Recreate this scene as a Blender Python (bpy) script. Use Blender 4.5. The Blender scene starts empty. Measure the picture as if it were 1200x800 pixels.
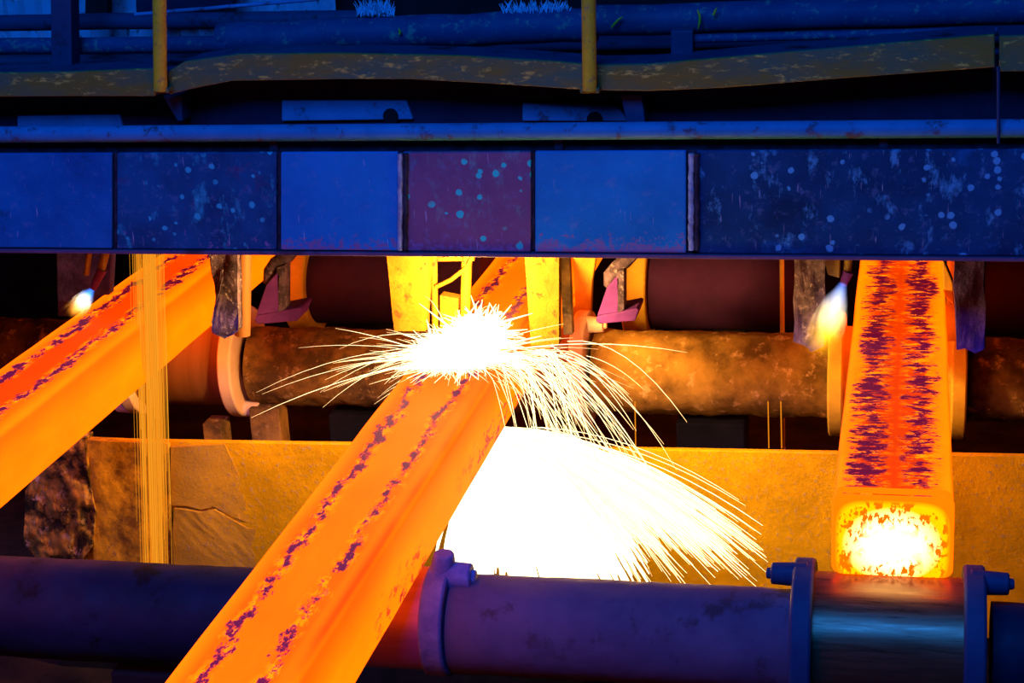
import bpy, bmesh, math, random
import numpy as np
from mathutils import Matrix, Vector, noise

C = bpy.context.scene.collection
SC = bpy.context.scene
R = random.Random(7)

# ------------------------------------------------------------------ camera
# axes recovered from the vanishing points of the three strands and the cross beam
FPX = 2120.0
Xc = Vector((9640, 183, -2120)).normalized()
Yc = Vector((480, -740, 2120)); Yc = (Yc - Yc.dot(Xc) * Xc).normalized()
Zc = Yc.cross(Xc)
if Zc.y > 0: Zc = -Zc
M = Matrix((Xc, Yc, Zc))
CAM = Vector((0.930, -3.357, 2.645))
cam_d = bpy.data.cameras.new('camera'); cam = bpy.data.objects.new('camera', cam_d); C.objects.link(cam)
cam_d.sensor_width = 36; cam_d.lens = FPX * 36 / 1200; cam_d.clip_start = .05; cam_d.clip_end = 100
rx, ry, rz = M.col[0], -M.col[1], -M.col[2]
cam.matrix_world = Matrix(((rx[0], ry[0], rz[0], CAM.x), (rx[1], ry[1], rz[1], CAM.y), (rx[2], ry[2], rz[2], CAM.z), (0, 0, 0, 1)))
SC.camera = cam

# ------------------------------------------------------------------ world, lights, exposure
SC.view_settings.view_transform = 'Standard'; SC.view_settings.look = 'None'
SC.view_settings.exposure = 0; SC.view_settings.gamma = 1; SC.view_settings.use_curve_mapping = False
SC.cycles.max_bounces = 6; SC.cycles.sample_clamp_indirect = 4; SC.cycles.use_denoising = True
w = bpy.data.worlds.new('mill_night'); SC.world = w; w.use_nodes = True
w.node_tree.nodes['Background'].inputs[0].default_value = (.0, .02, .12, 1)
w.node_tree.nodes['Background'].inputs[1].default_value = .02

def light(name, kind, loc, col, power, size=None, aim=None, sizey=None):
    d = bpy.data.lights.new(name, kind); d.color = col; d.energy = power
    if kind == 'AREA':
        d.size = size
        if sizey: d.shape = 'RECTANGLE'; d.size_y = sizey
    elif kind == 'POINT': d.shadow_soft_size = size or .05
    o = bpy.data.objects.new(name, d); o.location = loc; C.objects.link(o)
    if aim: o.rotation_euler = (Vector(aim) - Vector(loc)).to_track_quat('-Z', 'Y').to_euler()
    return o
light('skylight_blue', 'AREA', (-.3, -3.1, 5.0), (.010, .20, 1.0), 280, 3.2, (.0, .9, 1.4), 1.2)
light('cutting_glow', 'POINT', (-.16, .80, 1.32), (1, .50, .11), 120, .06)
light('spray_glow', 'POINT', (.24, .62, .84), (1, .48, .05), 62, .14)

# ------------------------------------------------------------------ helpers
def ray(px, py): return M @ Vector(((px - 600) / FPX, (py - 400) / FPX, 1))
def onY(px, py, Y): r = ray(px, py); return CAM + r * ((Y - CAM.y) / r.y)
def onZ(px, py, Z): r = ray(px, py); return CAM + r * ((Z - CAM.z) / r.z)

class MB:
    def __init__(s): s.b = bmesh.new()
    def box(s, a, b, rot=None):
        a, b = Vector(a), Vector(b); c = (a + b) / 2; d = b - a
        m = Matrix.Translation(c) @ (rot.to_4x4() if rot else Matrix()) @ Matrix.Diagonal((abs(d.x), abs(d.y), abs(d.z), 1))
        bmesh.ops.create_cube(s.b, size=1, matrix=m); return s
    def cyl(s, a, b, r, r2=None, seg=24, caps=True):
        a, b = Vector(a), Vector(b); d = b - a
        m = Matrix.Translation((a + b) / 2) @ d.to_track_quat('Z', 'Y').to_matrix().to_4x4()
        bmesh.ops.create_cone(s.b, cap_ends=caps, segments=seg, radius1=r, radius2=r if r2 is None else r2, depth=d.length, matrix=m); return s
    def ball(s, c, r, sub=2, sc=(1, 1, 1)):
        bmesh.ops.create_icosphere(s.b, subdivisions=sub, radius=r, matrix=Matrix.Translation(c) @ Matrix.Diagonal((*sc, 1))); return s
    def tube(s, pts, r, seg=10):
        pts = [Vector(p) for p in pts]; rings = []; ux = None
        for i, p in enumerate(pts):
            t = (pts[min(i + 1, len(pts) - 1)] - pts[max(i - 1, 0)]).normalized()
            ux = (ux if ux is not None else t.orthogonal()); ux = (ux - ux.dot(t) * t).normalized(); uy = t.cross(ux); rr = r[i] if isinstance(r, (list, tuple)) else r
            rings.append([s.b.verts.new(p + ux * (math.cos(k * 2 * math.pi / seg) * rr) + uy * (math.sin(k * 2 * math.pi / seg) * rr)) for k in range(seg)])
        for A, B in zip(rings, rings[1:]):
            for k in range(seg): s.b.faces.new((A[k], A[(k + 1) % seg], B[(k + 1) % seg], B[k]))
        s.b.faces.new(rings[0][::-1]); s.b.faces.new(rings[-1]); return s
    def prism(s, pts, off):
        """closed polygon pts (Vectors) pushed along off"""
        off = Vector(off); A = [s.b.verts.new(p) for p in pts]; B = [s.b.verts.new(Vector(p) + off) for p in pts]; n = len(pts)
        s.b.faces.new(A); s.b.faces.new(B[::-1])
        for i in range(n): s.b.faces.new((A[i], B[i], B[(i + 1) % n], A[(i + 1) % n]))
        return s
    def slab(s, px, Y, depth): return s.prism([onY(x, y, Y) for x, y in px], (0, depth, 0))
    def ring(s, c, ro, ri, x0, x1, a0=0, a1=360, n=40):
        """collar around an axis parallel to X"""
        c = Vector(c); full = a1 - a0 >= 360; st = []
        for i in range(n + (0 if full else 1)):
            a = math.radians(a0 + (a1 - a0) * i / n); co, si = math.cos(a), math.sin(a)
            st.append([s.b.verts.new((x, c.y + r * co, c.z + r * si)) for x, r in ((x0, ri), (x0, ro), (x1, ro), (x1, ri))])
        m = len(st)
        for i in range(m if full else m - 1):
            A, B = st[i], st[(i + 1) % m]
            for k in range(4): s.b.faces.new((A[k], A[(k + 1) % 4], B[(k + 1) % 4], B[k]))
        if not full: s.b.faces.new(st[0]); s.b.faces.new(st[-1][::-1])
        return s
    def rough(s, amp, scale, cuts=0):
        if cuts: bmesh.ops.subdivide_edges(s.b, edges=s.b.edges[:], cuts=cuts, use_grid_fill=True)
        s.b.normal_update()
        for v in s.b.verts: v.co += v.normal * amp * (noise.noise(v.co * scale) + .5 * noise.noise(v.co * scale * 2.7))
        return s
    def build(s, name, mat, parent=None, smooth=True, bevel=0, angle=40, local=None):
        bmesh.ops.recalc_face_normals(s.b, faces=s.b.faces[:])
        me = bpy.data.meshes.new(name); s.b.to_mesh(me); s.b.free()
        o = bpy.data.objects.new(name, me); C.objects.link(o); me.materials.append(mat)
        if smooth:
            me.polygons.foreach_set('use_smooth', [True] * len(me.polygons)); me.set_sharp_from_angle(angle=math.radians(angle))
        if bevel:
            b = o.modifiers.new('bevel', 'BEVEL'); b.width = bevel; b.segments = 2; b.limit_method = 'ANGLE'; b.angle_limit = math.radians(35)
        if parent:
            o.parent = parent
            off = Vector(parent.location); q = parent.parent
            while q: off += q.location; q = q.parent
            me.transform(Matrix.Translation(-off))
        return o

def thing(name, label, cat, loc=(0, 0, 0), group=None):
    o = bpy.data.objects.new(name, None); o.location = loc; o.empty_display_size = .05; C.objects.link(o)
    return tag(o, label, cat, group)
def tag(o, label, cat, group=None, kind=None):
    o['label'] = label; o['category'] = cat
    if group: o['group'] = group
    if kind: o['kind'] = kind
    return o

# ------------------------------------------------------------------ materials
class NT:
    def __init__(s, name):
        s.m = bpy.data.materials.new(name); s.m.use_nodes = True; s.t = s.m.node_tree; s.t.nodes.clear()
        s.out = s.n('ShaderNodeOutputMaterial'); s.obj = s.n('ShaderNodeTexCoord').outputs['Object']
    def n(s, k, **kw):
        x = s.t.nodes.new(k)
        for a, v in kw.items(): setattr(x, a, v)
        return x
    def put(s, sock, v):
        if isinstance(v, bpy.types.NodeSocket): s.t.links.new(v, sock)
        elif isinstance(v, (tuple, list)) and len(v) == 3 and sock.type == 'RGBA': sock.default_value = (*v, 1)
        else: sock.default_value = v
    def math(s, op, a, b=0, clamp=False):
        x = s.n('ShaderNodeMath', operation=op, use_clamp=clamp); s.put(x.inputs[0], a); s.put(x.inputs[1], b); return x.outputs[0]
    def noise(s, scale, detail=4, rough=.6, stretch=None, vec=None, off=0):
        x = s.n('ShaderNodeTexNoise'); x.inputs['Scale'].default_value = scale; x.inputs['Detail'].default_value = detail; x.inputs['Roughness'].default_value = rough
        v = vec or s.obj
        mp = s.n('ShaderNodeMapping'); s.put(mp.inputs[0], v); mp.inputs['Scale'].default_value = stretch or (1, 1, 1); mp.inputs['Location'].default_value = (off, off * .7, off * 1.3)
        s.put(x.inputs['Vector'], mp.outputs[0]); return x.outputs[0]
    def vor(s, scale, stretch=None):
        x = s.n('ShaderNodeTexVoronoi'); x.inputs['Scale'].default_value = scale
        mp = s.n('ShaderNodeMapping'); s.put(mp.inputs[0], s.obj); mp.inputs['Scale'].default_value = stretch or (1, 1, 1)
        s.put(x.inputs['Vector'], mp.outputs[0]); return x
    def ramp(s, v, lo, hi, a=0., b=1.):
        x = s.n('ShaderNodeMapRange'); s.put(x.inputs[0], v); 
        for i, q in enumerate((lo, hi, a, b)): s.put(x.inputs[i + 1], q)
        return x.outputs[0]
    def mix(s, f, a, b):
        x = s.n('ShaderNodeMix', data_type='RGBA'); s.put(x.inputs[0], f); s.put(x.inputs[6], a); s.put(x.inputs[7], b); return x.outputs[2]
    def xyz(s):
        x = s.n('ShaderNodeSeparateXYZ'); s.put(x.inputs[0], s.obj); return x.outputs
    def bump(s, h, strength, dist=.01):
        x = s.n('ShaderNodeBump'); x.inputs['Strength'].default_value = strength; x.inputs['Distance'].default_value = dist; s.put(x.inputs['Height'], h); return x.outputs[0]
    def bsdf(s, col, rough=.6, metal=0., normal=None, emit=None, es=1., spec=None):
        p = s.n('ShaderNodeBsdfPrincipled'); s.put(p.inputs['Base Color'], col); s.put(p.inputs['Roughness'], rough); s.put(p.inputs['Metallic'], metal)
        if normal: s.put(p.inputs['Normal'], normal)
        if spec is not None: p.inputs['Specular IOR Level'].default_value = spec
        if emit is not None: s.put(p.inputs['Emission Color'], emit); s.put(p.inputs['Emission Strength'], es)
        s.t.links.new(p.outputs[0], s.out.inputs[0]); return s.m

def grime(name, a, b, scale=8, rough=.6, metal=0., bump=.4, lo=.4, hi=.62, c=None, cs=30, stretch=None, spec=.12):
    t = NT(name); n1 = t.noise(scale, 6, .65, stretch); f = t.ramp(n1, lo, hi)
    col = t.mix(f, a, b); n2 = t.noise(cs, 5, .7, stretch, off=3)
    if c: col = t.mix(t.ramp(n2, .56, .66), col, c)
    h = t.math('ADD', n1, t.math('MULTIPLY', n2, .6))
    return t.bsdf(col, t.ramp(n2, .3, .7, rough - .1, rough + .15), metal, t.bump(h, bump, .006), spec=spec)

M_black = grime('flat_black', (.006, .006, .008), (.012, .011, .014), 6, .9, 0, .3)
M_floor = grime('scale_floor', (.012, .01, .012), (.03, .02, .02), 5, .95, 0, .8)
M_navy = grime('navy_steel', (.010, .035, .085), (.016, .05, .11), 5, .55, .0, .25, c=(.01, .012, .02), cs=9)
M_navy_dark = grime('dark_steel', (.003, .010, .03), (.006, .018, .045), 7, .6, 0, .3)
M_pipe = grime('blue_pipe', (.010, .04, .11), (.018, .06, .14), 9, .55, .0, .25, c=(.12, .16, .15), cs=40)
M_channel = grime('weathered_channel', (.05, .11, .06), (.13, .12, .02), 9, .7, 0, .4, c=(.42, .36, .06), cs=55, stretch=(.5, 1, 1.5))
M_tubeblue = grime('painted_tube', (.015, .16, .32), (.03, .20, .38), 10, .5, 0, .2, c=(.05, .06, .1), cs=25)
M_yellow = grime('yellow_rail', (.55, .42, .015), (.42, .32, .015), 18, .35, 0, .2, c=(.25, .2, .05), cs=60, spec=.6)
M_sheet = grime('pale_sheet', (.2, .6, .8), (.3, .7, .9), 12, .7, 0, .3, c=(.06, .1, .15), cs=26)
M_rust = grime('rust_crust', (.16, .085, .02), (.48, .26, .05), 7, .85, 0, 1., c=(.7, .42, .18), cs=22)
M_rust_shaded = grime('shaded_rust_crust', (.04, .022, .012), (.16, .08, .02), 9, .85, 0, 1., c=(.4, .22, .09), cs=22)  # darker copy of the rust crust, shade put into the colour
M_rust2 = grime('scorched_crust', (.11, .065, .03), (.40, .21, .05), 9, .85, 0, 1., c=(.5, .32, .15), cs=24)
M_wall = grime('baked_plate', (.50, .27, .0), (.72, .38, .0), 5, .8, 0, .7, c=(.42, .27, .08), cs=60)
M_crusty = grime('broken_crust', (.05, .035, .015), (.6, .34, .05), 14, .85, 0, 1., lo=.42, hi=.58, c=(.6, .42, .2), cs=30)
M_crusty2 = grime('stained_crust', (.16, .08, .02), (.62, .34, .02), 9, .85, 0, .9, lo=.40, hi=.58, c=(.28, .15, .05), cs=24)
M_lining = grime('grey_lining', (.38, .21, .02), (.48, .26, .01), 4, .9, 0, .6, c=(.32, .19, .08), cs=90)
M_peach = grime('pale_peach', (1., .72, .55), (.9, .6, .42), 9, .7, 0, .25)  # even pale peach tone of the clamp rings
M_collar = grime('hot_collar', (.75, .50, .05), (.6, .36, .05), 12, .7, 0, .3)
M_shield = grime('slag_shield', (.05, .035, .06), (.14, .10, .17), 22, .8, 0, 1., lo=.42, hi=.6, c=(.32, .26, .32), cs=60)
M_spark_lit = grime('spark_lit_shield', (.15, .064, .003), (.11, .046, .002), 14, .75, 0, .8, c=(.03, .015, .004), cs=30)  # yellow of the spark light put into the shield colour
M_purple = grime('mauve_bracket', (.17, .04, .34), (.11, .025, .24), 14, .6, 0, .3)
M_drum = grime('dark_drum', (.035, .010, .06), (.055, .014, .07), 5, .8, 0, .3)
M_collar_blue = grime('blue_collar', (.012, .035, .10), (.02, .05, .12), 12, .5, 0, .3)
M_barrel = grime('polished_barrel', (.20, .085, .05), (.27, .12, .07), 6, .32, .8, .05, stretch=(.3, 4, 4), spec=.5)
M_barrel2 = grime('purple_barrel', (.26, .08, .30), (.34, .12, .36), 6, .35, .3, .1, stretch=(.3, 4, 4), spec=.4)
M_barrel3 = grime('scorched_barrel', (.22, .09, .03), (.30, .13, .05), 6, .5, .2, .2, stretch=(4, .3, .3))
M_cover_left = grime('near_black_cover', (.004, .008, .028), (.007, .014, .045), 5, .6, 0, .2, c=(.002, .002, .006), cs=9)
M_shield_v = grime('violet_shield', (.03, .02, .12), (.06, .04, .24), 22, .8, 0, 1.)
M_fur = grime('dusty_clamp', (.10, .11, .34), (.15, .16, .42), 22, .85, 0, .8)
M_cover_mid = grime('purple_cover', (.07, .05, .11), (.10, .07, .14), 6, .75, 0, .4, c=(.05, .03, .05), cs=8)
M_torch = grime('torch_brass', (.35, .30, .06), (.18, .13, .06), 25, .5, .2, .4)
M_stain = grime('seam_black', (.008, .01, .02), (.02, .03, .06), 30, .8)
M_weld = grime('weld_bead', (.25, .42, .5), (.12, .2, .3), 40, .6, 0, .6)

def panel_mat(name, base, dark, rust, rust_lo, bottom, spots, spotcol, smear):
    t = NT(name); x, y, z = t.xyz()
    n = t.noise(5, 6, .62); col = t.mix(t.ramp(n, .38, .66), base, dark)
    fr = t.noise(9, 7, .7, off=5)
    col = t.mix(t.ramp(fr, rust_lo, rust_lo + .12), col, rust)
    fb = t.math('ADD', t.noise(45, 5, .75, off=2), t.ramp(z, 0, .11, bottom, -.25))
    col = t.mix(t.ramp(fb, .52, .60), col, (.13, .12, .28))
    if smear:
        sm = t.noise(14, 6, .7, (1.5, 1, .8), off=9); col = t.mix(t.math('MULTIPLY', t.ramp(sm, .56, .66), smear), col, spotcol)
    if spots:
        v = t.vor(33); v2 = t.noise(24, 3, .6, off=20)
        keep = t.math('MULTIPLY', t.ramp(t.math('ADD', v.outputs['Distance'], t.math('MULTIPLY', v2, .55)), .56, .50), t.ramp(t.noise(6, 2, .5, off=12), .62 - spots, .66 - spots))
        xs = t.n('ShaderNodeSeparateXYZ'); t.put(xs.inputs[0], v.outputs['Color'])
        keep = t.math('MULTIPLY', keep, t.math('GREATER_THAN', xs.outputs[0], .45))
        col = t.mix(keep, col, spotcol)
    col = t.mix(t.ramp(t.noise(30, 6, .75, off=30), .55, .72, 0, .45), col, (.10, .22, .42))
    sc = t.noise(60, 2, .5, (3, 1, .25), off=1)
    col = t.mix(t.ramp(sc, .70, .76, 0, .5), col, (.35, .5, .65))
    return t.bsdf(col, .55, 0, t.bump(t.math('ADD', n, t.noise(60, 4, .7)), .25, .003), spec=.06)

# glowing steel
def steel_mat(name, body, strip, edge, stretch, thr, sideflake, w, h, strip_w=.42, fs=40, rowgain=.17, rw=.27, fbase=(.05, .02, .06)):
    t = NT(name); x, y, z = t.xyz()
    u = t.math('ABSOLUTE', t.math('DIVIDE', x, w / 2))
    top = t.ramp(z, h - .012, h - .004)
    wob = t.math('ADD', u, t.ramp(t.noise(9, 3, .6, off=4), .3, .7, -.10, .10))
    instrip = t.math('MULTIPLY', t.ramp(wob, strip_w + .10, strip_w - .08), top)
    col = t.mix(instrip, body, strip)
    ed = t.math('MULTIPLY', t.ramp(u, .62, .90), top)
    col = t.mix(ed, col, edge)
    if sideflake: col = t.mix(t.math('MULTIPLY', t.math('MULTIPLY', t.ramp(x, w * .36, w * .44), t.ramp(x, w * .50, w * .46)), t.ramp(t.noise(4, 3, .6, (1, .5, 1), off=15), .35, .6, .3, .9)), col, (2.2, .07, 0))
    side = t.math('SUBTRACT', 1, top)
    col = t.mix(t.math('MULTIPLY', side, t.ramp(z, h - .02, h - .09)), col, edge)
    # yellow freckles beside the scale rows
    fn = t.noise(38, 4, .7, stretch, off=7); row = t.ramp(t.math('ABSOLUTE', t.math('SUBTRACT', wob, .46)), .03, rw, 1, 0)
    col = t.mix(t.math('MULTIPLY', t.math('MULTIPLY', row, top), t.ramp(fn, .50, .56)), col, (edge[0], edge[1] * 1.35, .0))
    fl = t.noise(fs, 6, .74, stretch); fl2 = t.noise(5, 2, .5, off=3)
    k = t.math('ADD', t.math('ADD', fl, t.math('MULTIPLY', row, rowgain)), t.math('MULTIPLY', t.math('SUBTRACT', fl2, .5), .25))
    flake = t.math('MULTIPLY', t.ramp(k, thr, thr + .025), t.math('MULTIPLY', top, t.ramp(row, .15, .3)))
    core = t.ramp(k, thr + .03, thr + .07)
    if sideflake:
        s2 = t.math('MULTIPLY', t.ramp(t.noise(34, 5, .7, (1, .5, 1.4), off=8), .53, .56), t.math('MULTIPLY', t.math('MULTIPLY', side, t.ramp(z, .10, .06)), t.ramp(t.noise(2.2, 2, .5, off=6), .45, .55)))
        flake = t.math('MAXIMUM', flake, s2)
    fcol = t.mix(core, (.55, .02, .01), (.16, .002, .02))
    em = t.mix(flake, col, fcol)
    fine = t.noise(7, 5, .65, (1, .35, 1), off=11)
    mul = t.ramp(fine, .3, .7, .82, 1.16)
    base = t.mix(flake, (.02, .01, .0), fbase)
    hgt = t.math('ADD', fl, t.math('MULTIPLY', flake, .5))
    return t.bsdf(base, .85, 0, t.bump(hgt, .35, .004), em, mul, spec=.1)

W, H = .234, .174
S_right = steel_mat('glowing_steel_right', (2.6, .20, .0), (1.0, .05, .0), (3., .32, .0), (.62, 1.35, 1), .585, False, W, H, .6, 42, .14, .46, (.03, .01, .03))
S_mid = steel_mat('glowing_steel_middle', (2.6, .15, .0), (2.6, .22, .0), (3., .30, .0), (1.2, .55, 1), .645, True, W, H, .40, 36, .19, .22)
S_left = steel_mat('glowing_steel_left', (2.6, .17, .0), (1.4, .065, .0), (3., .30, .0), (1.1, .5, 1), .62, False, W, H, .42, 40, .18, .24)

def end_mat():
    t = NT('white_hot_end'); x, y, z = t.xyz()
    u = t.math('POWER', t.math('ABSOLUTE', t.math('DIVIDE', x, W / 2)), 5.); v = t.math('POWER', t.math('ABSOLUTE', t.math('DIVIDE', t.math('SUBTRACT', z, H * .42), H * .56)), 4.)
    d = t.math('ADD', u, v);     col = t.mix(t.ramp(d, .85, .50), (3, .25, 0), (3.2, .75, .0)); d2 = t.math('ADD', t.math('POWER', t.math('ABSOLUTE', t.math('DIVIDE', x, W / 2)), 2.), t.math('POWER', t.math('ABSOLUTE', t.math('DIVIDE', t.math('SUBTRACT', z, H * .40), H * .56)), 2.)); col = t.mix(t.ramp(d2, .72, .10), col, (4.5, 3.8, 1.3))
    sp = t.noise(88, 3, .6, (1, 1, .62)); f = t.math('MULTIPLY', t.ramp(sp, .50, .55), t.math('MULTIPLY', t.ramp(d, .8, .6), t.ramp(d, .0, .04, .25, 1)))
    f = t.math('MULTIPLY', f, t.ramp(t.noise(14, 2, .5, off=2), .34, .42))
    col = t.mix(f, col, (1.1, .20, 0))
    return t.bsdf((.02, .01, .0), .8, 0, None, col, 1, spec=.05)
M_end = end_mat()

def emit_attr(name, hot, cool, strength):
    t = NT(name); a = t.n('ShaderNodeAttribute', attribute_name='ember'); e = t.n('ShaderNodeEmission')
    t.put(e.inputs[0], t.mix(a.outputs['Fac'], cool, hot)); e.inputs[1].default_value = strength
    t.t.links.new(e.outputs[0], t.out.inputs[0]); t.m.cycles.emission_sampling = 'NONE'; return t.m
M_spark = emit_attr('spark_light', (1, .82, .42), (1, .36, .02), 3.2)
M_fan = emit_attr('spray_light', (1, .84, .5), (1, .5, .06), 3.0)
M_fall = emit_attr('falling_stream', (1, .37, .02), (.75, .16, .0), 1.0)  # orange emission put into the stream and drip threads

def filaments(name, paths, mat, parent=None):
    """paths: list of (points, radii, heats); three-sided threads in one mesh"""
    V = []; Fc = []; Ht = []
    for pts, rr, hh in paths:
        base = len(V); n = len(pts)
        for i in range(n):
            t = pts[min(i + 1, n - 1)] - pts[max(i - 1, 0)]; t = t / (np.linalg.norm(t) + 1e-9)
            a = np.cross(t, (.3, .8, .5)); a /= np.linalg.norm(a) + 1e-9; b = np.cross(t, a)
            for k in range(3):
                an = k * 2.0944; V.append(pts[i] + (a * math.cos(an) + b * math.sin(an)) * rr[i]); Ht.append(hh[i])
        for i in range(n - 1):
            for k in range(3):
                p, q = base + i * 3 + k, base + i * 3 + (k + 1) % 3; Fc.append((p, q, q + 3, p + 3))
    me = bpy.data.meshes.new(name); me.from_pydata([tuple(v) for v in V], [], Fc)
    at = me.attributes.new('ember', 'FLOAT', 'POINT'); at.data.foreach_set('value', Ht); me.materials.append(mat)
    o = bpy.data.objects.new(name, me); C.objects.link(o)
    if parent: o.parent = parent; me.transform(Matrix.Translation(-parent.location))
    return o

def flame_mat(name, nodes_col):
    """volume glow of a gas flame: object space, z from 0 (nozzle) to 1 (tip), radius 1"""
    t = NT(name); x, y, z = t.xyz()
    wob = t.ramp(t.noise(3.5, 4, .6), .3, .7, -.35, .35)
    r = t.math('SQRT', t.math('ADD', t.math('MULTIPLY', x, x), t.math('MULTIPLY', y, y)))
    prof = t.math('ADD', t.ramp(z, 0, .45, .16, .62), t.math('MULTIPLY', wob, t.ramp(z, .1, .6)))
    d = t.math('MULTIPLY', t.ramp(t.math('DIVIDE', r, prof), 1.1, .2), t.ramp(z, 1., .55))
    rp = t.n('ShaderNodeValToRGB'); t.put(rp.inputs[0], z); els = rp.color_ramp.elements
    for i, (p, c) in enumerate(nodes_col):
        e = els[i] if i < 2 else els.new(p); e.position = p; e.color = (*c, 1)
    v = t.n('ShaderNodeEmission'); t.put(v.inputs[0], rp.outputs[0]); t.put(v.inputs[1], t.math('MULTIPLY', d, 1.0))
    return t, v, d

# ------------------------------------------------------------------ setting
o = MB().box((-4, -3, -.1), (4.5, 5, 0)).build('floor', M_floor, smooth=False); o['kind'] = 'structure'
o = MB().box((-4, 4.4, 0), (4.5, 4.5, 3.2)).build('wall_back', M_black, smooth=False); o['kind'] = 'structure'

# ------------------------------------------------------------------ hot strands
STR = {'left': -1.233, 'middle': -.167, 'right': .903}
def billet_bm(y0, y1, w, h, r=.019):
    prof = []
    for cx, cz, a0 in ((w / 2 - r, r, -90), (w / 2 - r, h - r, 0), (-w / 2 + r, h - r, 90), (-w / 2 + r, r, 180)):
        for k in range(6): a = math.radians(a0 + 18 * k); prof.append((cx + r * math.cos(a), cz + r * math.sin(a)))
    m = MB(); ys = np.linspace(y0, y1, 60); rings = []
    for yy in ys:
        dz = .002 * noise.noise((0, yy * 4, 0))
        rings.append([m.b.verts.new((px * (1 + .012 * noise.noise((px * 9, yy * 5, pz * 9))), yy, pz + (dz if pz > .05 else 0))) for px, pz in prof])
    n = len(prof)
    for A, B in zip(rings, rings[1:]):
        for k in range(n): m.b.faces.new((A[k], A[(k + 1) % n], B[(k + 1) % n], B[k]))
    m.b.faces.new(rings[0]); m.b.faces.new(rings[-1])
    return m, prof
for key, mat, y0, lab in (('left', S_left, -1.6, 'glowing orange steel strand under the falling stream at left, two purple scale rows on top'),
                          ('middle', S_mid, -1.6, 'glowing orange steel strand being cut in a burst of sparks'),
                          ('right', S_right, .015, 'glowing orange-red steel strand whose bright yellow end rests on the front roller')):
    t = thing('hot_steel_strand', lab, 'steel strand', (STR[key], 0, 1.0))
    m, prof = billet_bm(y0, 4.3, W, H); b = m.build('strand_body', mat, angle=50); b.parent = t
    if key == 'right':
        m = MB(); n = len(prof)
        A = [m.b.verts.new((x * 1.02, .012, .0 + (z - H / 2) * 1.0 + H / 2)) for x, z in prof]; B = [m.b.verts.new((x * 1.004, .05, (z - H / 2) * 1.004 + H / 2)) for x, z in prof]
        D = [m.b.verts.new((x * .985, .006, (z - H / 2) * .975 + H / 2)) for x, z in prof]
        for k in range(n): m.b.faces.new((A[k], A[(k + 1) % n], B[(k + 1) % n], B[k])); m.b.faces.new((D[k], D[(k + 1) % n], A[(k + 1) % n], A[k]))
        m.b.faces.new(D); e = m.build('cut_end', M_end, angle=30); e.parent = t; e['label'] = 'bright yellow-white cut end with dark specks'

# ------------------------------------------------------------------ roller rows
def cover(name, label, x0, x1, Yc, zc, r, mat, amp, group, zc1=None, nx=90, na=56):
    zc1 = zc if zc1 is None else zc1
    m = MB(); rings = []; nx = max(12, int(nx * (x1 - x0)))
    for i in range(nx + 1):
        x = x0 + (x1 - x0) * i / nx; z0 = zc + (zc1 - zc) * i / nx; ring = []
        for k in range(na):
            a = 2 * math.pi * k / na; p = Vector((x * 1.0, math.cos(a) * r, math.sin(a) * r))
            q = p * 14; d = amp * (noise.noise(q) + .6 * noise.noise(q * 2.3) + .5 * abs(noise.noise(q * 5)))
            ring.append(m.b.verts.new((x, Yc + math.cos(a) * (r + d), z0 + math.sin(a) * (r + d))))
        rings.append(ring)
    for A, B in zip(rings, rings[1:]):
        for k in range(na): m.b.faces.new((A[k], A[(k + 1) % na], B[(k + 1) % na], B[k]))
    m.b.faces.new(rings[0]); m.b.faces.new(rings[-1])
    return tag(m.build(name, mat, angle=60), label, 'pipe', group)

YF, YR, YT = -.005, 1.59, 2.15
cover('shaft_cover', 'dark navy cylindrical shaft cover across the lower left corner', -1.40, -.36, YF, .832, .112, M_cover_left, .0015, 'front shaft covers')
cover('shaft_cover', 'purple-blue cylindrical shaft cover below the white spark spray', -.005, .705, YF, .850, .106, M_cover_mid, .002, 'front shaft covers')
cover('shaft_cover', 'near-black shaft cover end at the lower right corner', 1.10, 2.1, YF, .850, .100, M_navy_dark, .0015, 'front shaft covers')
cover('shaft_cover', 'rust-crusted rear shaft cover between the peach clamp ring and the spark burst', -1.03, -.36, YR, .845, .118, M_rust2, .006, 'rear shaft covers')
cover('shaft_cover', 'orange rust-crusted rear shaft cover under the long maroon drum', .03, .71, YR, .852, .120, M_rust, .007, 'rear shaft covers')
cover('shaft_cover', 'rusty rear shaft cover in shadow at the right edge', 1.09, 2.2, YR, .852, .118, M_rust_shaded, .007, 'rear shaft covers')
cover('shaft_cover', 'rust-crusted rear shaft cover in the dark beyond the leftmost strand', -2.1, -1.42, YR, .86, .118, M_rust_shaded, .008, 'rear shaft covers')

def roller(label, xc, Yc, mb, mc, lugs, R_=.164, zc=.858, rb=.138, cx=(-.195, -.152, .140, .183), big=1.0):
    t = thing('guide_roller', label, 'roller', (xc, Yc, zc)); c = (xc, Yc, zc)
    prof = [(-.15, rb * 1.0), (-.13, rb), (.13, rb), (.15, rb)]
    MB().cyl((xc - .155, Yc, zc), (xc + .155, Yc, zc), rb, seg=64).build('barrel', mb, t)
    for sx in (-1, 1):
        a, b = (xc + cx[0], xc + cx[1]) if sx < 0 else (xc + cx[2], xc + cx[3])
        m = MB().ring(c, R_, .075, a, b, n=56); col = m.build('collar', mc, t, bevel=.006)
        for s2, ang in lugs:
            if s2 != sx: continue
            A = math.radians(ang); p = Vector((b if sx > 0 else a, Yc + R_ * .86 * math.cos(A), zc + R_ * .86 * math.sin(A)))
            m = MB().cyl(p - Vector((sx * .03, 0, 0)), p + Vector((sx * .045, 0, 0)), .026 * big, .022 * big, 16)
            m.cyl(p + Vector((sx * .040, 0, 0)), p + Vector((sx * .055, 0, 0)), .013 * big, .012 * big, 8)
            if big > 1: m.cyl(p - Vector((.02, 0, .02)), p + Vector((-.012, 0, .052)), .034, .022, 12); m.rough(.004, 40)
            m.build('lug', mc, col, bevel=.004)
    return t
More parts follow.
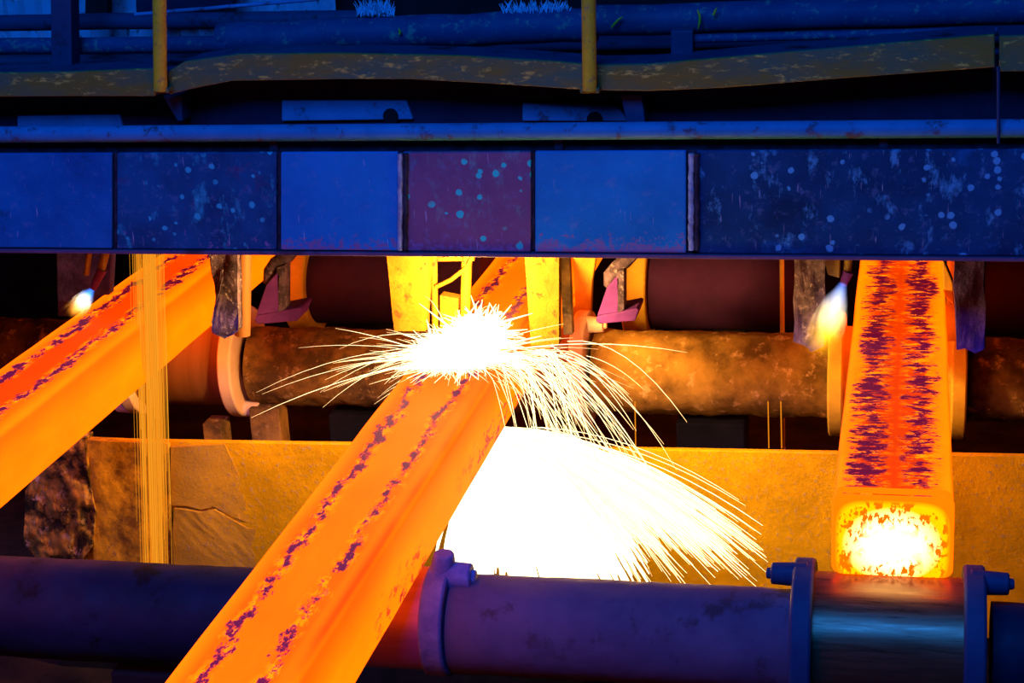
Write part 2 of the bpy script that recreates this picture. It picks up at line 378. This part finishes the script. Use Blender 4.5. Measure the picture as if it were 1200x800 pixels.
roller('polished front roller carrying the bright yellow strand end, between blue collars', STR['right'], YF, M_barrel, M_collar_blue, ((-1, 88), (1, 88)))
roller('purple front roller half hidden under the strand being cut', STR['middle'], YF, M_barrel2, M_fur, ((-1, 92), (1, 92)), R_=.122, rb=.110, cx=(-.195, -.152, .108, .158), big=1.25)
roller('rear roller under the leftmost strand, held by peach clamp rings', STR['left'], YR, M_barrel3, M_peach, ((1, -120), (-1, -120)), R_=.172)
roller('rear roller under the strand being cut, beside the falling sparks', STR['middle'], YR, M_barrel3, M_peach, ((1, 100),), R_=.172)
roller('rear roller between tall orange collars under the strand with the bright end', STR['right'], YR, M_collar, M_collar, (), R_=.178)
# furry clamp knob on the front middle collar
# third row far behind: drums and thick discs
for xs, xe, lab in ((-1.0, -.42, 'dark maroon drum behind the purple bracket and left yellow shield'), (.12, .66, 'long dark maroon drum under the right half of the blue beam'), (1.12, 2.2, 'dark drum in the shadow at the far right')):
    m = MB().cyl((xs, YT, .94), (xe, YT, .94), .135, seg=48); t = thing('drum', lab, 'drum', (xs, YT, .94), 'drums behind the rear rollers')
    m.build('drum_shell', M_drum, t)
    MB().cyl((xs - .08, YT, .94), (xs, YT, .94), .165, seg=48).build('end_disc', M_collar, t, bevel=.006)
    MB().box((xs + .2, YT - .05, 0), (xs + .3, YT + .05, .82)).build('stand', M_black, t, smooth=False)

# pedestals carrying the roller rows
for Yc in (YF, YR):
    for xx, lab, zt in ((-.69, 'left', .718 if Yc == YF else .716), (.37, 'middle', .742 if Yc == YF else .722), (1.42, 'right', .748 if Yc == YF else .724)):
        row = 'front' if Yc == YF else 'rear'
        m = MB().box((xx - .10, Yc - .07, 0), (xx + .10, Yc + .07, zt)).box((xx - .16, Yc - .11, 0), (xx + .16, Yc + .11, .05))
        tag(m.build('pedestal', M_black, smooth=False, bevel=.006), f'dark steel pedestal under the {lab} shaft cover of the {row} row', 'pedestal', 'pedestals under the shaft covers')
for px0, px1, zt, lab in ((240, 262, .69, 'narrow brown post under the peach clamp ring'), (296, 331, .745, 'brown post right of the peach clamp ring, below the rusty cover')):
    a, b = onY(px0, 500, 1.5), onY(px1, 500, 1.5)
    tag(MB().box((a.x, 1.48, 0), (b.x, 1.56, zt)).build('support_post', M_rust2, smooth=False, bevel=.005), lab, 'post', 'posts under the rear clamp')

# ------------------------------------------------------------------ yellow heat wall between the rows
YW = 1.15
t = thing('heat_shield_wall', 'long baked yellow-brown plate wall behind the front rollers, lit by sparks', 'shield wall', (0, YW, 0))
def wall_piece(name, px, Y, depth, mat, amp, cuts, sc=14, label=None, bevel=.004):
    m = MB().slab(px, Y, depth)
    if cuts:
        bmesh.ops.triangulate(m.b, faces=m.b.faces[:]); bmesh.ops.subdivide_edges(m.b, edges=m.b.edges[:], cuts=cuts, use_grid_fill=True)
        m.b.normal_update()
        if name == 'lining_patch':
            xa, xb = onY(235, 600, Y).x, onY(302, 600, Y).x
            for v in m.b.verts: v.co.y += (YW + .004 - Y) * min(1, max(0, (v.co.x - xa) / (xb - xa)))
        for v in m.b.verts: v.co += Vector((.3, -1, .3)) * amp * (noise.noise(v.co * sc) + .6 * noise.noise(v.co * sc * 2.6))
    o = m.build(name, mat, t, bevel=0 if cuts else bevel)
    if label: o['label'] = label
    return o
wall_piece('plate', [(94, 515), (420, 520), (700, 525), (960, 530), (1620, 541), (1620, 760), (60, 720), (92, 640)], YW, .02, M_wall, 0, 0)
wall_piece('crust_edge', [(30, 575), (50, 540), (88, 512), (100, 513), (104, 560), (112, 600), (108, 640), (70, 690), (66, 640), (28, 637)], YW - .02, .05, M_crusty, .02, 22, 16, 'lumpy dark brown crust at the left end')
wall_piece('crust_sheet', [(101, 516), (198, 520), (197, 592), (203, 640), (202, 690), (112, 690), (116, 610), (107, 560)], YW - .012, .03, M_crusty2, .006, 14, 18, 'orange and brown stained crust behind the falling stream')
wall_piece('lining_patch', [(200, 524), (262, 522), (282, 566), (300, 575), (304, 606), (296, 617), (272, 607), (250, 594), (236, 597), (216, 592), (199, 592)], YW - .012, .03, M_lining, .003, 10, 20, 'grey-brown upper lining sheet')
wall_piece('lining_patch', [(204, 596), (216, 597), (236, 601), (250, 598), (270, 611), (288, 622), (296, 622), (306, 610), (330, 640), (340, 720), (204, 700), (206, 640), (202, 625)], YW - .018, .04, M_lining, .003, 10, 20, 'lower lining sheet below a dark crack')
MB().box((-1.6, YW + .02, 0), (2.1, YW + .08, .74)).build('backing', M_black, t, smooth=False)

# ------------------------------------------------------------------ blue cross beam
YB = .70
zb = lambda px, top: onY(px, (180 - 5 * px / 1200) if top else (293 + 10 * px / 1200), YB)
cb = thing('cross_beam', 'wide blue steel beam across the picture with square face panels above the strands', 'beam', (0, YB, 1.46))
a0, a1 = onY(-420, 293, YB), onY(1620, 303, YB)
Zb, Zt = 1.4625, 1.714
m = MB().box((a0.x, YB + .012, Zb + .004), (a1.x, YB + .05, Zt)); m.build('web', M_stain, cb, smooth=False)
m = MB().box((a0.x, YB - .004, Zb - .004), (a1.x, YB + .05, Zb + .006)); m.build('bottom_lip', M_cover_mid, cb, smooth=False, bevel=.002)
m = MB().box((a0.x, YB + .03, Zt - .01), (a1.x, YB + .40, Zt + .012)); m.build('top_flange', M_stain, cb, smooth=False)
m = MB().box((a0.x, YB + .045, 1.500), (a1.x, 1.42, 1.515)); m.build('underside_plate', M_stain, cb, smooth=False)
bl, dk = (.004, .14, .37), (.004, .13, .30)
PAN = [(-300, 131, panel_mat('panel_plain_left', bl, (.003, .08, .25), (.003, .04, .10), .60, -.1, 0, (.1, .4, .5), 0)),
       (137, 324, panel_mat('panel_spotted', (.004, .09, .22), (.003, .04, .11), (.05, .04, .12), .60, .02, .16, (.02, .40, .50), .6)),
       (329, 466, panel_mat('panel_bright', (.006, .22, .52), (.005, .16, .42), (.006, .09, .24), .64, .14, 0, (.2, .5, .6), 0)),
       (472, 622, panel_mat('panel_rusty', (.14, .08, .17), (.09, .06, .14), (.05, .16, .30), .60, .10, .20, (.02, .55, .50), .2)),
       (627, 804, panel_mat('panel_blistered', (.005, .22, .50), (.004, .15, .38), (.005, .08, .2), .64, .17, 0, (.2, .5, .6), 0)),
       (816, 1500, panel_mat('panel_smeared', (.003, .055, .15), (.002, .025, .07), (.003, .10, .26), .60, -.1, .18, (.05, .32, .52), .8))]
for i, (p0, p1, mt) in enumerate(PAN):
    A, B = onY(p0, 240, YB), onY(p1, 240, YB); pr = .010 if i % 2 == 0 else .006
    yf = YB + .013 - pr - .004; zt_, zb_ = (lambda q: 180 - 5 * q / 1200), (lambda q: 293 + 10 * q / 1200 - 3)
    m = MB().slab([(p0, zt_(p0)), (p1, zt_(p1)), (p1, zb_(p1)), (p0, zb_(p0))], yf, .012)
    o = m.build('face_panel', mt, cb, smooth=False, bevel=.003)
for px in (134, 326.5, 469, 624.5, 810):
    A, B = onY(px, 293, YB - .004), onY(px, 180, YB - .004); big = px in (469, 810); m = MB()
    m.tube([A.lerp(B, k / 24) + Vector((.0015 * R.uniform(-1, 1), .012 if not big else 0, 0)) for k in range(25)], [(.006 if big else .004) + .0015 * R.random() for _ in range(25)], 8)
    if big: MB().tube([A.lerp(B, k / 24) + Vector((.013 + .001 * R.uniform(-1, 1), .001, 0)) for k in range(25)], [.005 + .002 * R.random() for _ in range(25)], 8).build('weld_seam', M_stain, cb)
    m.build('weld_seam', M_weld if px in (469, 810) else M_stain, cb)

# guard tube and what sits on top of the beam
tb = thing('guard_tube', 'long blue tube running along the top of the beam', 'tube', (0, YB, 1.71))
A, B = onY(-420, 160.2, YB + .01), onY(1620, 147.8, YB + .01)
MB().cyl(A, B, .0205, seg=28).build('tube_body', M_tubeblue, tb)
for px in (60, 420, 760, 1120):
    p = A.lerp(B, (px + 420) / 2040); MB().box((p.x - .01, p.y + .01, Zt), (p.x + .01, p.y + .03, p.z)).build('standoff', M_stain, tb, smooth=False)

bp = thing('backing_rail', 'blue rail with round holes behind the guard tube', 'rail', (0, YB, 1.70))
A, B = onY(-420, 140, YB + .10), onY(1620, 140, YB + .10)
MB().box((A.x, YB + .10, Zt + .01), (B.x, YB + .13, 1.869)).build('rail_web', M_navy_dark, bp, smooth=False)  # dark colour and extra height put in so the gap reads as shade
for p in ([(330, 118), (476, 118), (484, 140), (330, 142)], [(612, 120), (724, 124), (736, 142), (612, 142)], [(20, 136), (140, 134), (144, 150), (20, 150)]):
    MB().slab(p, YB + .088, .014).build('rail_plate', M_tubeblue, bp, smooth=False, bevel=.003)
for px, py in ((458, 136), (697, 140)):
    p = onY(px, py, YB + .087); MB().cyl(p + Vector((0, -.004, 0)), p + Vector((0, .004, 0)), .019, seg=20).build('hole_disc', M_black, bp)  # black disc stands in for the dark inside an open hole
for p in ([(190, 112), (212, 112), (214, 142), (208, 142)], [(727, 110), (752, 112), (756, 144), (734, 144)]):
    MB().slab(p, YB + .04, .06).build('gusset', M_navy, bp, smooth=False, bevel=.003)

def channel(label, top, bot, Y, d):
    m = MB().slab(top + bot[::-1], Y, .012); t = thing('toe_channel', label, 'channel', onY(*top[0], Y), None)
    m.build('channel_web', M_channel, t, smooth=False, bevel=.003)
    m = MB()
    for edge, s in ((top, 0), (bot, 0)):
        P = [onY(x, y, Y) for x, y in edge]
        for p, q in zip(P, P[1:]):
            m.prism([p + Vector((0, .012, 0)), q + Vector((0, .012, 0)), q + Vector((0, d, 0)), p + Vector((0, d, 0))], (0, 0, -.010 if edge is top else .010))
    m.build('channel_flange', M_navy, t, smooth=False)
channel('bent weathered channel sagging between the two yellow posts and the right edge', [(196, 84), (216, 72), (280, 63), (400, 62), (540, 65), (640, 71), (700, 76), (760, 75), (850, 67), (1000, 54), (1166, 40)],
        [(198, 111), (226, 104), (272, 95), (400, 93), (480, 93), (590, 99), (690, 106), (760, 107), (850, 103), (1000, 91), (1166, 79)], YB - .01, .12)
channel('short straight weathered channel left of the left yellow post', [(-420, 92), (80, 84), (180, 80)], [(-420, 117), (80, 113), (182, 113)], YB - .01, .12)
channel('channel end at the upper right corner', [(1171, 42), (1620, 32)], [(1171, 84), (1620, 80)], YB - .005, .12)
A = onY(1170, 78, YB - .02); B = onY(1170, 168, YB - .02)
tag(MB().cyl(A, B, .004, seg=10).build('thin_rod', M_navy, smooth=True), 'thin dark vertical rod beside the upper right channel end', 'rod')

for px, top, label in ((187, 'left', 'yellow upright rail post at the upper left'), (690, 'right', 'yellow upright rail post right of the picture centre')):
    t = thing('rail_post', label, 'post', onY(px, 105, YB - .045), 'yellow rail posts')
    a, b = onY(px + 1, 106, YB - .04), onY(px - 1, -70, YB - .04)
    MB().cyl(a, b, .0165, seg=24).build('post_tube', M_yellow, t)
    MB().box(a + Vector((-.022, -.004, -.006)), a + Vector((.022, .04, .006))).build('foot_plate', M_channel, t, smooth=False, bevel=.002)

def pipe(name, label, p0, p1, Y, rpx, mat, cat='pipe', n=2):
    A, B = onY(*p0, Y), onY(*p1, Y); r = rpx / 2120 * ((A + B) / 2 - CAM).length
    m = MB(); pts = [A.lerp(B, k / 12) + Vector((0, 0, .15 * r * noise.noise((k * .7, Y, rpx)))) for k in range(13)]; m.tube(pts, r, 24)
    for k in (3, 8):
        pass
    return tag(m.build(name, mat), label, cat)
fat_left = pipe('fat_pipe', 'fat dark blue pipe running between the two yellow posts', (258, 46), (700, 29), YB + .20, 19, M_pipe)
fat_right = pipe('fat_pipe', 'fat dark blue pipe right of the right yellow post', (696, 24), (1620, -1), YB + .20, 18, M_pipe)
pipe('thin_pipe', 'thin dark pipe below the fat pipe at upper right', (790, 46), (1620, 25), YB + .12, 5, M_pipe)
pipe('thin_pipe', 'lower dark pipe at the upper left, just above the straight channel', (-420, 58), (268, 52), YB + .18, 9, M_pipe)
pipe('thin_pipe', 'upper dark pipe passing behind the left yellow post', (-400, 31), (420, 22), YB + .30, 9, M_navy)
pipe('conduit', 'pale thin conduit slanting up from the left yellow post', (158, 17), (372, -1), YB + .16, 2.2, M_tubeblue, 'conduit')
tag(MB().slab([(58, -60), (82, -60), (84, 78), (60, 78)], YB + .08, .05).build('dark_upright', M_navy, smooth=False, bevel=.003), 'broad dark upright at the upper left corner', 'post')
tag(MB().slab([(786, 36), (812, 36), (812, 78), (786, 78)], YB + .09, .05).build('stop_block', M_navy, smooth=False, bevel=.003), 'small dark block under the fat pipe right of the right yellow post', 'block')
def chips(pipe_obj, marks):
    for pts in marks:
        MB().tube([onY(x, y, YB + .20 - .05 + d) for x, y, d in pts], [.0012, .003, .003, .001][:len(pts)], 8).build('paint_chip', M_yellow, pipe_obj)
chips(fat_right, [[(817, 11, .002), (820, 18, 0), (820, 26, 0), (818, 34, .002)], [(840, 9, 0), (838, 13, 0), (836, 18, 0)], [(716, 33, .0), (720, 28, .0), (726, 22, 0), (730, 20, .0)]])
chips(fat_left, [[(467, 33, .0), (469, 37, .0), (468, 40, .0)]])
# ledge behind the channels, lit from above
A, B = onY(-420, 80, YB + .11), onY(1620, 80, YB + .11)
t = thing('ledge', 'dark blue ledge under the upper pipes', 'ledge', (0, YB + .3, 1.88))
MB().box((A.x, YB + .11, 1.87), (B.x, YB + .62, 1.89)).build('ledge_plate', M_navy, t, smooth=False)
for px in (70, 500, 930): 
    p = onY(px, 100, YB + .3); MB().box((p.x - .02, YB + .25, Zt + .012), (p.x + .02, YB + .30, 1.875)).build('stand', M_black, t, smooth=False)
tag(MB().box((A.x, YB + .64, 1.89), (B.x, YB + .66, 2.5)).build('blackout_board', M_black, smooth=False), 'added black board hiding the red-lit wall behind the upper pipes', 'board')  # board added to keep the red-lit back wall out of view
# pale corrugated sheet glimpsed between the pipes
m = MB(); A, B = onY(-420, 0, YB + .58), onY(392, 0, YB + .58); n = 200
top = [m.b.verts.new((A.x + (B.x - A.x) * k / n, YB + .58 + .008 * math.sin(k * 1.3), 2.35)) for k in range(n + 1)]
bot = [m.b.verts.new((A.x + (B.x - A.x) * k / n, YB + .58 + .008 * math.sin(k * 1.3), 1.89)) for k in range(n + 1)]
for k in range(n): m.b.faces.new((top[k], top[k + 1], bot[k + 1], bot[k]))
bmesh.ops.solidify(m.b, geom=m.b.faces[:], thickness=.003)
tag(m.build('corrugated_sheet', M_sheet), 'pale blue corrugated sheet glimpsed behind the upper left pipes', 'sheet')
tag(MB().slab([(100, -60), (126, -60), (126, 30), (100, 30)], YB + .45, .03).build('dark_strip', M_black, smooth=False), 'narrow black strip hanging before the corrugated sheet', 'strip')
tag(MB().slab([(156, -60), (276, -60), (272, 8), (160, 16)], YB + .45, .03).build('cover_board', M_navy_dark, smooth=False), 'dark board behind the left yellow post', 'board')
for px0, px1, py0, lab in ((590, 668, 16, 'ragged pale fibrous tuft on the fat pipe left of the right yellow post'), (418, 462, 16, 'small pale fibrous tuft on the fat pipe near the picture centre')):
    paths = []
    for k in range(220):
        p = onY(R.uniform(px0, px1), py0 + R.uniform(-2, 4), YB + .20 + R.uniform(-.02, .03)); d = Vector((R.uniform(-.5, .5), R.uniform(-.3, .3), 1)) * R.uniform(.01, .035)
        paths.append(([np.array(p), np.array(p + d * .5 + Vector((0, 0, .003))), np.array(p + d)], (.0015, .0012, .0004), (1, 1, 1)))
    tag(filaments('fibre_tuft', paths, M_sheet), lab, 'tuft', None, 'stuff')

# ------------------------------------------------------------------ slag shields hanging behind the beam
YS = .955
def shield(label, px, mat, amp=.004, d=.035, Y=YS):
    m = MB().slab(px, Y, d); bmesh.ops.triangulate(m.b, faces=m.b.faces[:]); bmesh.ops.subdivide_edges(m.b, edges=m.b.edges[:], cuts=5, use_grid_fill=True)
    m.b.normal_update()
    for v in m.b.verts:
        k = min(1, max(0, (1.42 - v.co.z) / .05)); v.co += Vector((.7, -.8, .3)) * amp * k * (noise.noise(v.co * 30) + .7 * noise.noise(v.co * 75))
    return tag(m.build('slag_shield', mat, angle=35), label, 'shield', 'slag shields hanging under the beam')
shield('dark purple hanging shield left of the leftmost strand, behind its torch', [(66, 259), (132, 259), (126, 372), (68, 370)], M_shield_v, .003, Y=1.25)
shield('ragged dark slag-caked shield overlapping the leftmost strand', [(238, 259), (276, 259), (277, 330), (279, 388), (264, 397), (249, 390), (247, 378), (254, 366), (251, 330), (246, 310)], M_shield, .010)
shield('bright spark-lit yellow shield left of the spark burst', [(449, 259), (505, 259), (499, 388), (462, 388)], M_spark_lit, .003)
shield('bright spark-lit yellow shield right of the spark burst', [(612, 259), (655, 259), (655, 404), (622, 404)], M_spark_lit, .003)
shield('grey slag-caked shield left of the strand with the bright end, behind the yellow flame', [(932, 259), (966, 259), (966, 406), (952, 412), (944, 405), (930, 400)], M_shield, .008)
shield('dark purple slag-caked shield right of the strand with the bright end', [(1117, 259), (1154, 259), (1154, 409), (1140, 414), (1130, 408), (1121, 410)], M_shield_v, .007)
a, b = onY(286, 247, 1.06), onY(284, 392, 1.06)
tag(MB().cyl(b, a, .022, seg=20).build('hanging_pipe', M_barrel3), 'tan vertical pipe right of the ragged dark shield', 'pipe')
a, b = onY(660, 270, .99), onY(661, 392, .99)
tag(MB().box((a.x - .012, .99, b.z), (a.x + .012, 1.02, a.z)).build('hanger_strip', M_rust2, smooth=False), 'dark strip along the right side of the right yellow shield', 'strip')
a, b = onY(916, 300, 1.9), onY(917, 386, 1.9)
tag(MB().cyl((b.x, b.y, 0), a + Vector((0, 0, .5)), .007, seg=10).build('thin_rod', M_collar), 'thin red-brown vertical rod before the long maroon drum', 'rod')

# guide plates by the rear rollers
for px, lab, mat in (([(656, 280), (702, 280), (694, 330), (690, 420), (688, 470), (668, 470), (664, 380)], 'tall orange guide plate right of the right yellow shield', M_collar),):
    tag(MB().slab(px, 1.72, .03).build('guide_plate', mat, smooth=False, bevel=.004), lab, 'guide plate')

t = thing('guide_shoe', 'orange guide shoe on the right flank of the strand with the bright end', 'guide shoe', onY(1114, 396, 1.44))
MB().slab([(1104, 300), (1117, 332), (1118, 358), (1106, 345)], 1.40, .05).build('upper_jaw', M_collar, t, smooth=False, bevel=.003)
MB().slab([(1107, 364), (1123, 364), (1123, 400), (1109, 400)], 1.42, .06).build('lower_jaw', M_collar, t, smooth=False, bevel=.003)
def bracket(label, ox, oy, s=1, Y=1.30):
    t = thing('angle_bracket', label, 'bracket', onY(ox, oy, Y), 'mauve angle brackets behind the shields'); P = lambda x, y, dy=0: onY(ox + x * s, oy + y * s, Y + dy)
    m = MB().prism([P(0, -4), P(50, -14), P(53, -12), P(48, 2), P(2, 6), P(-2, 2)], (0, .10, .0)); m.build('shelf', M_purple, t, smooth=False, bevel=.003)
    MB().prism([P(0, -5), P(12, -40), P(24, -54), P(28, -52), P(26, -9)], (0, .016, 0)).build('gusset', M_purple, t, smooth=False, bevel=.002)
    MB().prism([P(24, -60), P(34, -64), P(34, -12), P(26, -8)], (0, .05, 0)).build('upright', M_shield, t, smooth=False, bevel=.002)
    a = P(40, -80, .03); MB().cyl(a, (a.x, a.y, 1.502), .012, seg=12).build('hanger', M_shield, t)
    m = MB(); pts = [P(14, -42, .03), P(16, -56, .03), P(24, -66, .03), P(36, -74, .03), P(44, -82, .03), P(46, -100, .03)]; m.tube(pts, [.014, .018, .02, .02, .02, .02], 10).rough(.004, 40); m.build('hook', M_shield, t)
bracket('mauve angle bracket between the ragged dark shield and the dark drum', 300, 374)
bracket('mauve angle bracket right of the tall orange guide plate', 700, 374, .92)

# ------------------------------------------------------------------ torches
def torch(label, tubes, nozzle, Y, block=None):
    t = thing('gas_torch', label, 'torch', onY(*nozzle[0], Y), 'gas torches under the beam')
    for p, q, r in tubes: MB().cyl(onY(*p, Y), onY(*q, Y), r, seg=14).build('gas_tube', M_torch, t)
    a, b = onY(*nozzle[0], Y), onY(*nozzle[1], Y); MB().cyl(a, b, .014, .009, 16).build('nozzle', M_purple, t)
    if block: MB().slab(block, Y - .015, .03).build('valve_block', M_torch, t, smooth=False, bevel=.003)
torch('pilot torch with a small blue flame left of the leftmost strand', (((108, 270), (101, 322), .008), ((131, 270), (118, 318), .011)), ((120, 315), (109, 338)), 1.05)
torch('torch blowing the yellow flame beside the strand with the bright end', (((977, 270), (976, 318), .012), ((998, 270), (992, 322), .010)), ((994, 318), (988, 334)), .99, [(964, 300), (984, 300), (984, 326), (970, 322)])
t = thing('cutting_torch', 'yellow-lit cutting torch frame between the two yellow shields', 'cutting torch', onY(530, 300, .97))
for p, q, r in (((508, 270), (510, 392), .009), ((548, 270), (545, 380), .014)): MB().cyl(onY(*p, 1.0), onY(*q, 1.0), r, seg=14).build('gas_tube', M_spark_lit, t)
MB().cyl(onY(502, 303, 1.0), onY(556, 302, 1.0), .008, seg=12).build('crossbar', M_spark_lit, t)
MB().tube([onY(511, 336, .985), onY(528, 328, .985), onY(546, 314, .985), onY(554, 300, .985)], .006, 10).build('hose', M_spark_lit, t)
MB().slab([(515, 346), (537, 350), (537, 392), (515, 392)], 1.0, .04).build('head_block', M_spark_lit, t, smooth=False, bevel=.003)

def flame(label, nozzle, tip, rpx, Y, cols, strength):
    a, b = onY(*nozzle, Y), onY(*tip, Y); L = (b - a).length; r = rpx / 2120 * (a - CAM).length
    tt, v, d = flame_mat('flame_' + str(int(nozzle[0])), cols); v2 = v
    k = tt.math('MULTIPLY', d, strength); tt.put(v.inputs[1], k)
    tt.t.links.new(v.outputs[0], tt.out.inputs['Volume'])
    m = MB(); m.cyl((0, 0, 0), (0, 0, 1), .35, 1.0, 24)
    o = m.build('torch_flame', tt.m, smooth=False); o.location = a; o.scale = (r, r, L)
    o.rotation_euler = (b - a).to_track_quat('Z', 'Y').to_euler(); return tag(o, label, 'flame', 'torch flames')
flame('small blue-white pilot flame with an orange tip, left of the leftmost strand', (109, 338), (84, 370), 17, 1.05, ((0, (.0, .12, 1)), (.2, (.05, .3, 1)), (.45, (1, .8, .55)), (.75, (1, .35, .03)), (1, (.6, .15, 0))), 120)
flame('big yellow gas flame beside the strand with the bright end', (988, 332), (957, 416), 30, .93, ((0, (.05, .2, 1)), (.12, (.4, .5, 1)), (.4, (1, .75, .35)), (.7, (1, .5, .02)), (1, (.8, .3, 0))), 60)

# ------------------------------------------------------------------ sparks
def ballistic(p, v, T, n, g=9.8, t0=0.):
    ts = np.linspace(t0, T, n); P = np.array(p)[None] + np.array(v)[None] * ts[:, None]; P[:, 2] -= .5 * g * ts ** 2; return list(P)
S0 = np.array(onZ(540, 424, 1.20)); S0[1] += .02
sp = thing('spark_burst', 'dazzling white burst of sparks on top of the strand being cut', 'sparks', Vector(S0))
paths = []
for k in range(560):
    q = R.random()
    if q < .62:      # flat rays to both sides
        a = R.choice((0, math.pi, math.pi)) + R.gauss(0, .5); el = R.gauss(.10, .22); s = R.uniform(1.0, 3.7)
    elif q < .80:    # upwards
        a = R.uniform(0, 2 * math.pi); el = R.uniform(.7, 1.5); s = R.uniform(.9, 2.4)
    else:            # down over the strand
        a = -math.pi / 2 + R.gauss(0, .8); el = R.gauss(-.05, .2); s = R.uniform(.6, 2.2)
    v = np.array((math.cos(a) * math.cos(el), math.sin(a) * math.cos(el) * .8, math.sin(el) * .8)) * s
    if v[1] > 0: v[1] *= .3
    T = R.uniform(.03, .085) if R.random() > .10 else R.uniform(.10, .17); p = S0 + np.array((R.gauss(0, .035), R.gauss(0, .02), R.uniform(-.01, .03)))
    P = ballistic(p, v, T, 9); rr = R.uniform(.0005, .0011); paths.append((P, [rr * q for q in (1.2, 1.3, 1.2, 1.1, 1, .9, .8, .6, .3)], [1, 1, 1, 1, .95, .9, .8, .7, .5]))
filaments('spark_threads', paths, M_spark, sp)['kind'] = 'stuff'
paths = []
for k in range(1500):
    c = S0 + (np.array((-.04, 0, -.005)) if R.random() < .5 else np.array((.035, .02, .05)) if R.random() < .75 else np.array((.01, 0, .01))); a = R.uniform(0, 2 * math.pi); el = R.uniform(-.5, 1.4)
    d = np.array((math.cos(a) * math.cos(el) * 1.2, math.sin(a) * math.cos(el) * .7, math.sin(el) * .75)) * abs(R.gauss(.045, .035))
    p = c + np.array((R.gauss(0, .025), R.gauss(0, .015), R.gauss(0.005, .018)))
    p[2] = max(p[2], 1.178); e = p + d; paths.append(([p, p + d * .5, e], [.0042, .003, .001], [1, 1, .8]))
filaments('burst_core', paths, M_spark, sp)['kind'] = 'stuff'
# sparks tumbling to the right of the strand
paths = []
for k in range(130):
    p = S0 + np.array((R.uniform(.05, .22), R.uniform(-.05, .05), R.uniform(-.01, .03))); v = np.array((R.uniform(.1, 1.5), R.uniform(-.5, .1), R.uniform(-.4, .7)))
    T = R.uniform(.12, .30); t0 = R.uniform(0, .5) * T; P = ballistic(p, v, T, 9, t0=t0); rr = R.uniform(.0005, .0010); paths.append((P, [rr] * 8 + [rr * .4], [1, 1, .95, .9, .9, .8, .7, .6, .4]))
filaments('tumbling_sparks', paths, M_spark, sp)['kind'] = 'stuff'

fan = thing('spark_spray', 'broad white spray of sparks falling behind the purple-blue shaft cover', 'sparks', (-.03, .72, .97))
paths = []
for k in range(3600):
    core = R.random() < .70
    vx = R.uniform(-.5, 1.45) if core else R.uniform(1.0, 2.85); vy = R.uniform(-.95, .25); vz = R.uniform(-.6, .12) if core else R.uniform(-.15, .12)
    p = np.array((-.05 + R.uniform(-.06, .03), .74 + R.uniform(-.03, .03), .985 + R.uniform(-.02, .012)))
    T = R.uniform(.16, .235); t0 = R.uniform(0, .10) if core else R.uniform(0, .03)
    P = ballistic(p, (vx, vy, vz), T, 10, t0=t0); P = [q for q in P if not (q[1] < .17 and q[2] < .98)]
    if len(P) < 3: continue
    rr = R.uniform(.003, .006) if core else R.uniform(.0007, .0016); n = len(P); h0 = 1 if core else R.uniform(.55, 1)
    paths.append((P, [rr] * (n - 1) + [rr * .5], [h0 * (1 - .35 * i / n) if not core else 1 for i in range(n)]))
filaments('spray_threads', paths, M_fan, fan)['kind'] = 'stuff'

# falling stream at left
fs = thing('falling_stream', 'thin orange emissive stream falling past the leftmost strand', 'falling scale', onY(170, 295, .99))
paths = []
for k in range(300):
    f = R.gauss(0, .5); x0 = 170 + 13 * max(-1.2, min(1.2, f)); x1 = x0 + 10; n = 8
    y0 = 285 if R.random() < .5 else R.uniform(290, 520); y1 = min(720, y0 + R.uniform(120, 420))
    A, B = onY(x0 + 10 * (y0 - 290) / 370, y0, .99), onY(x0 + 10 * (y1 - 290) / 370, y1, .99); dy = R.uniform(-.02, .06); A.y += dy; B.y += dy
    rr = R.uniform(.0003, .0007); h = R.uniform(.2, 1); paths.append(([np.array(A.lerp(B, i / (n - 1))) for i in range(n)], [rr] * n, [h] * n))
filaments('stream_threads', paths, M_fall, fs)['kind'] = 'stuff'
paths = []
for px in (900, 915, 744): 
    A, B = onY(px, 470, 1.40), onY(px + 1, 525, 1.40); paths.append(([np.array(A), np.array(B)], (.0018, .0018), (.5, .3)))
tag(filaments('drip_threads', paths, M_fall), 'thin faint drips in the dark gap under the orange rusty cover', 'drips', None, 'stuff')
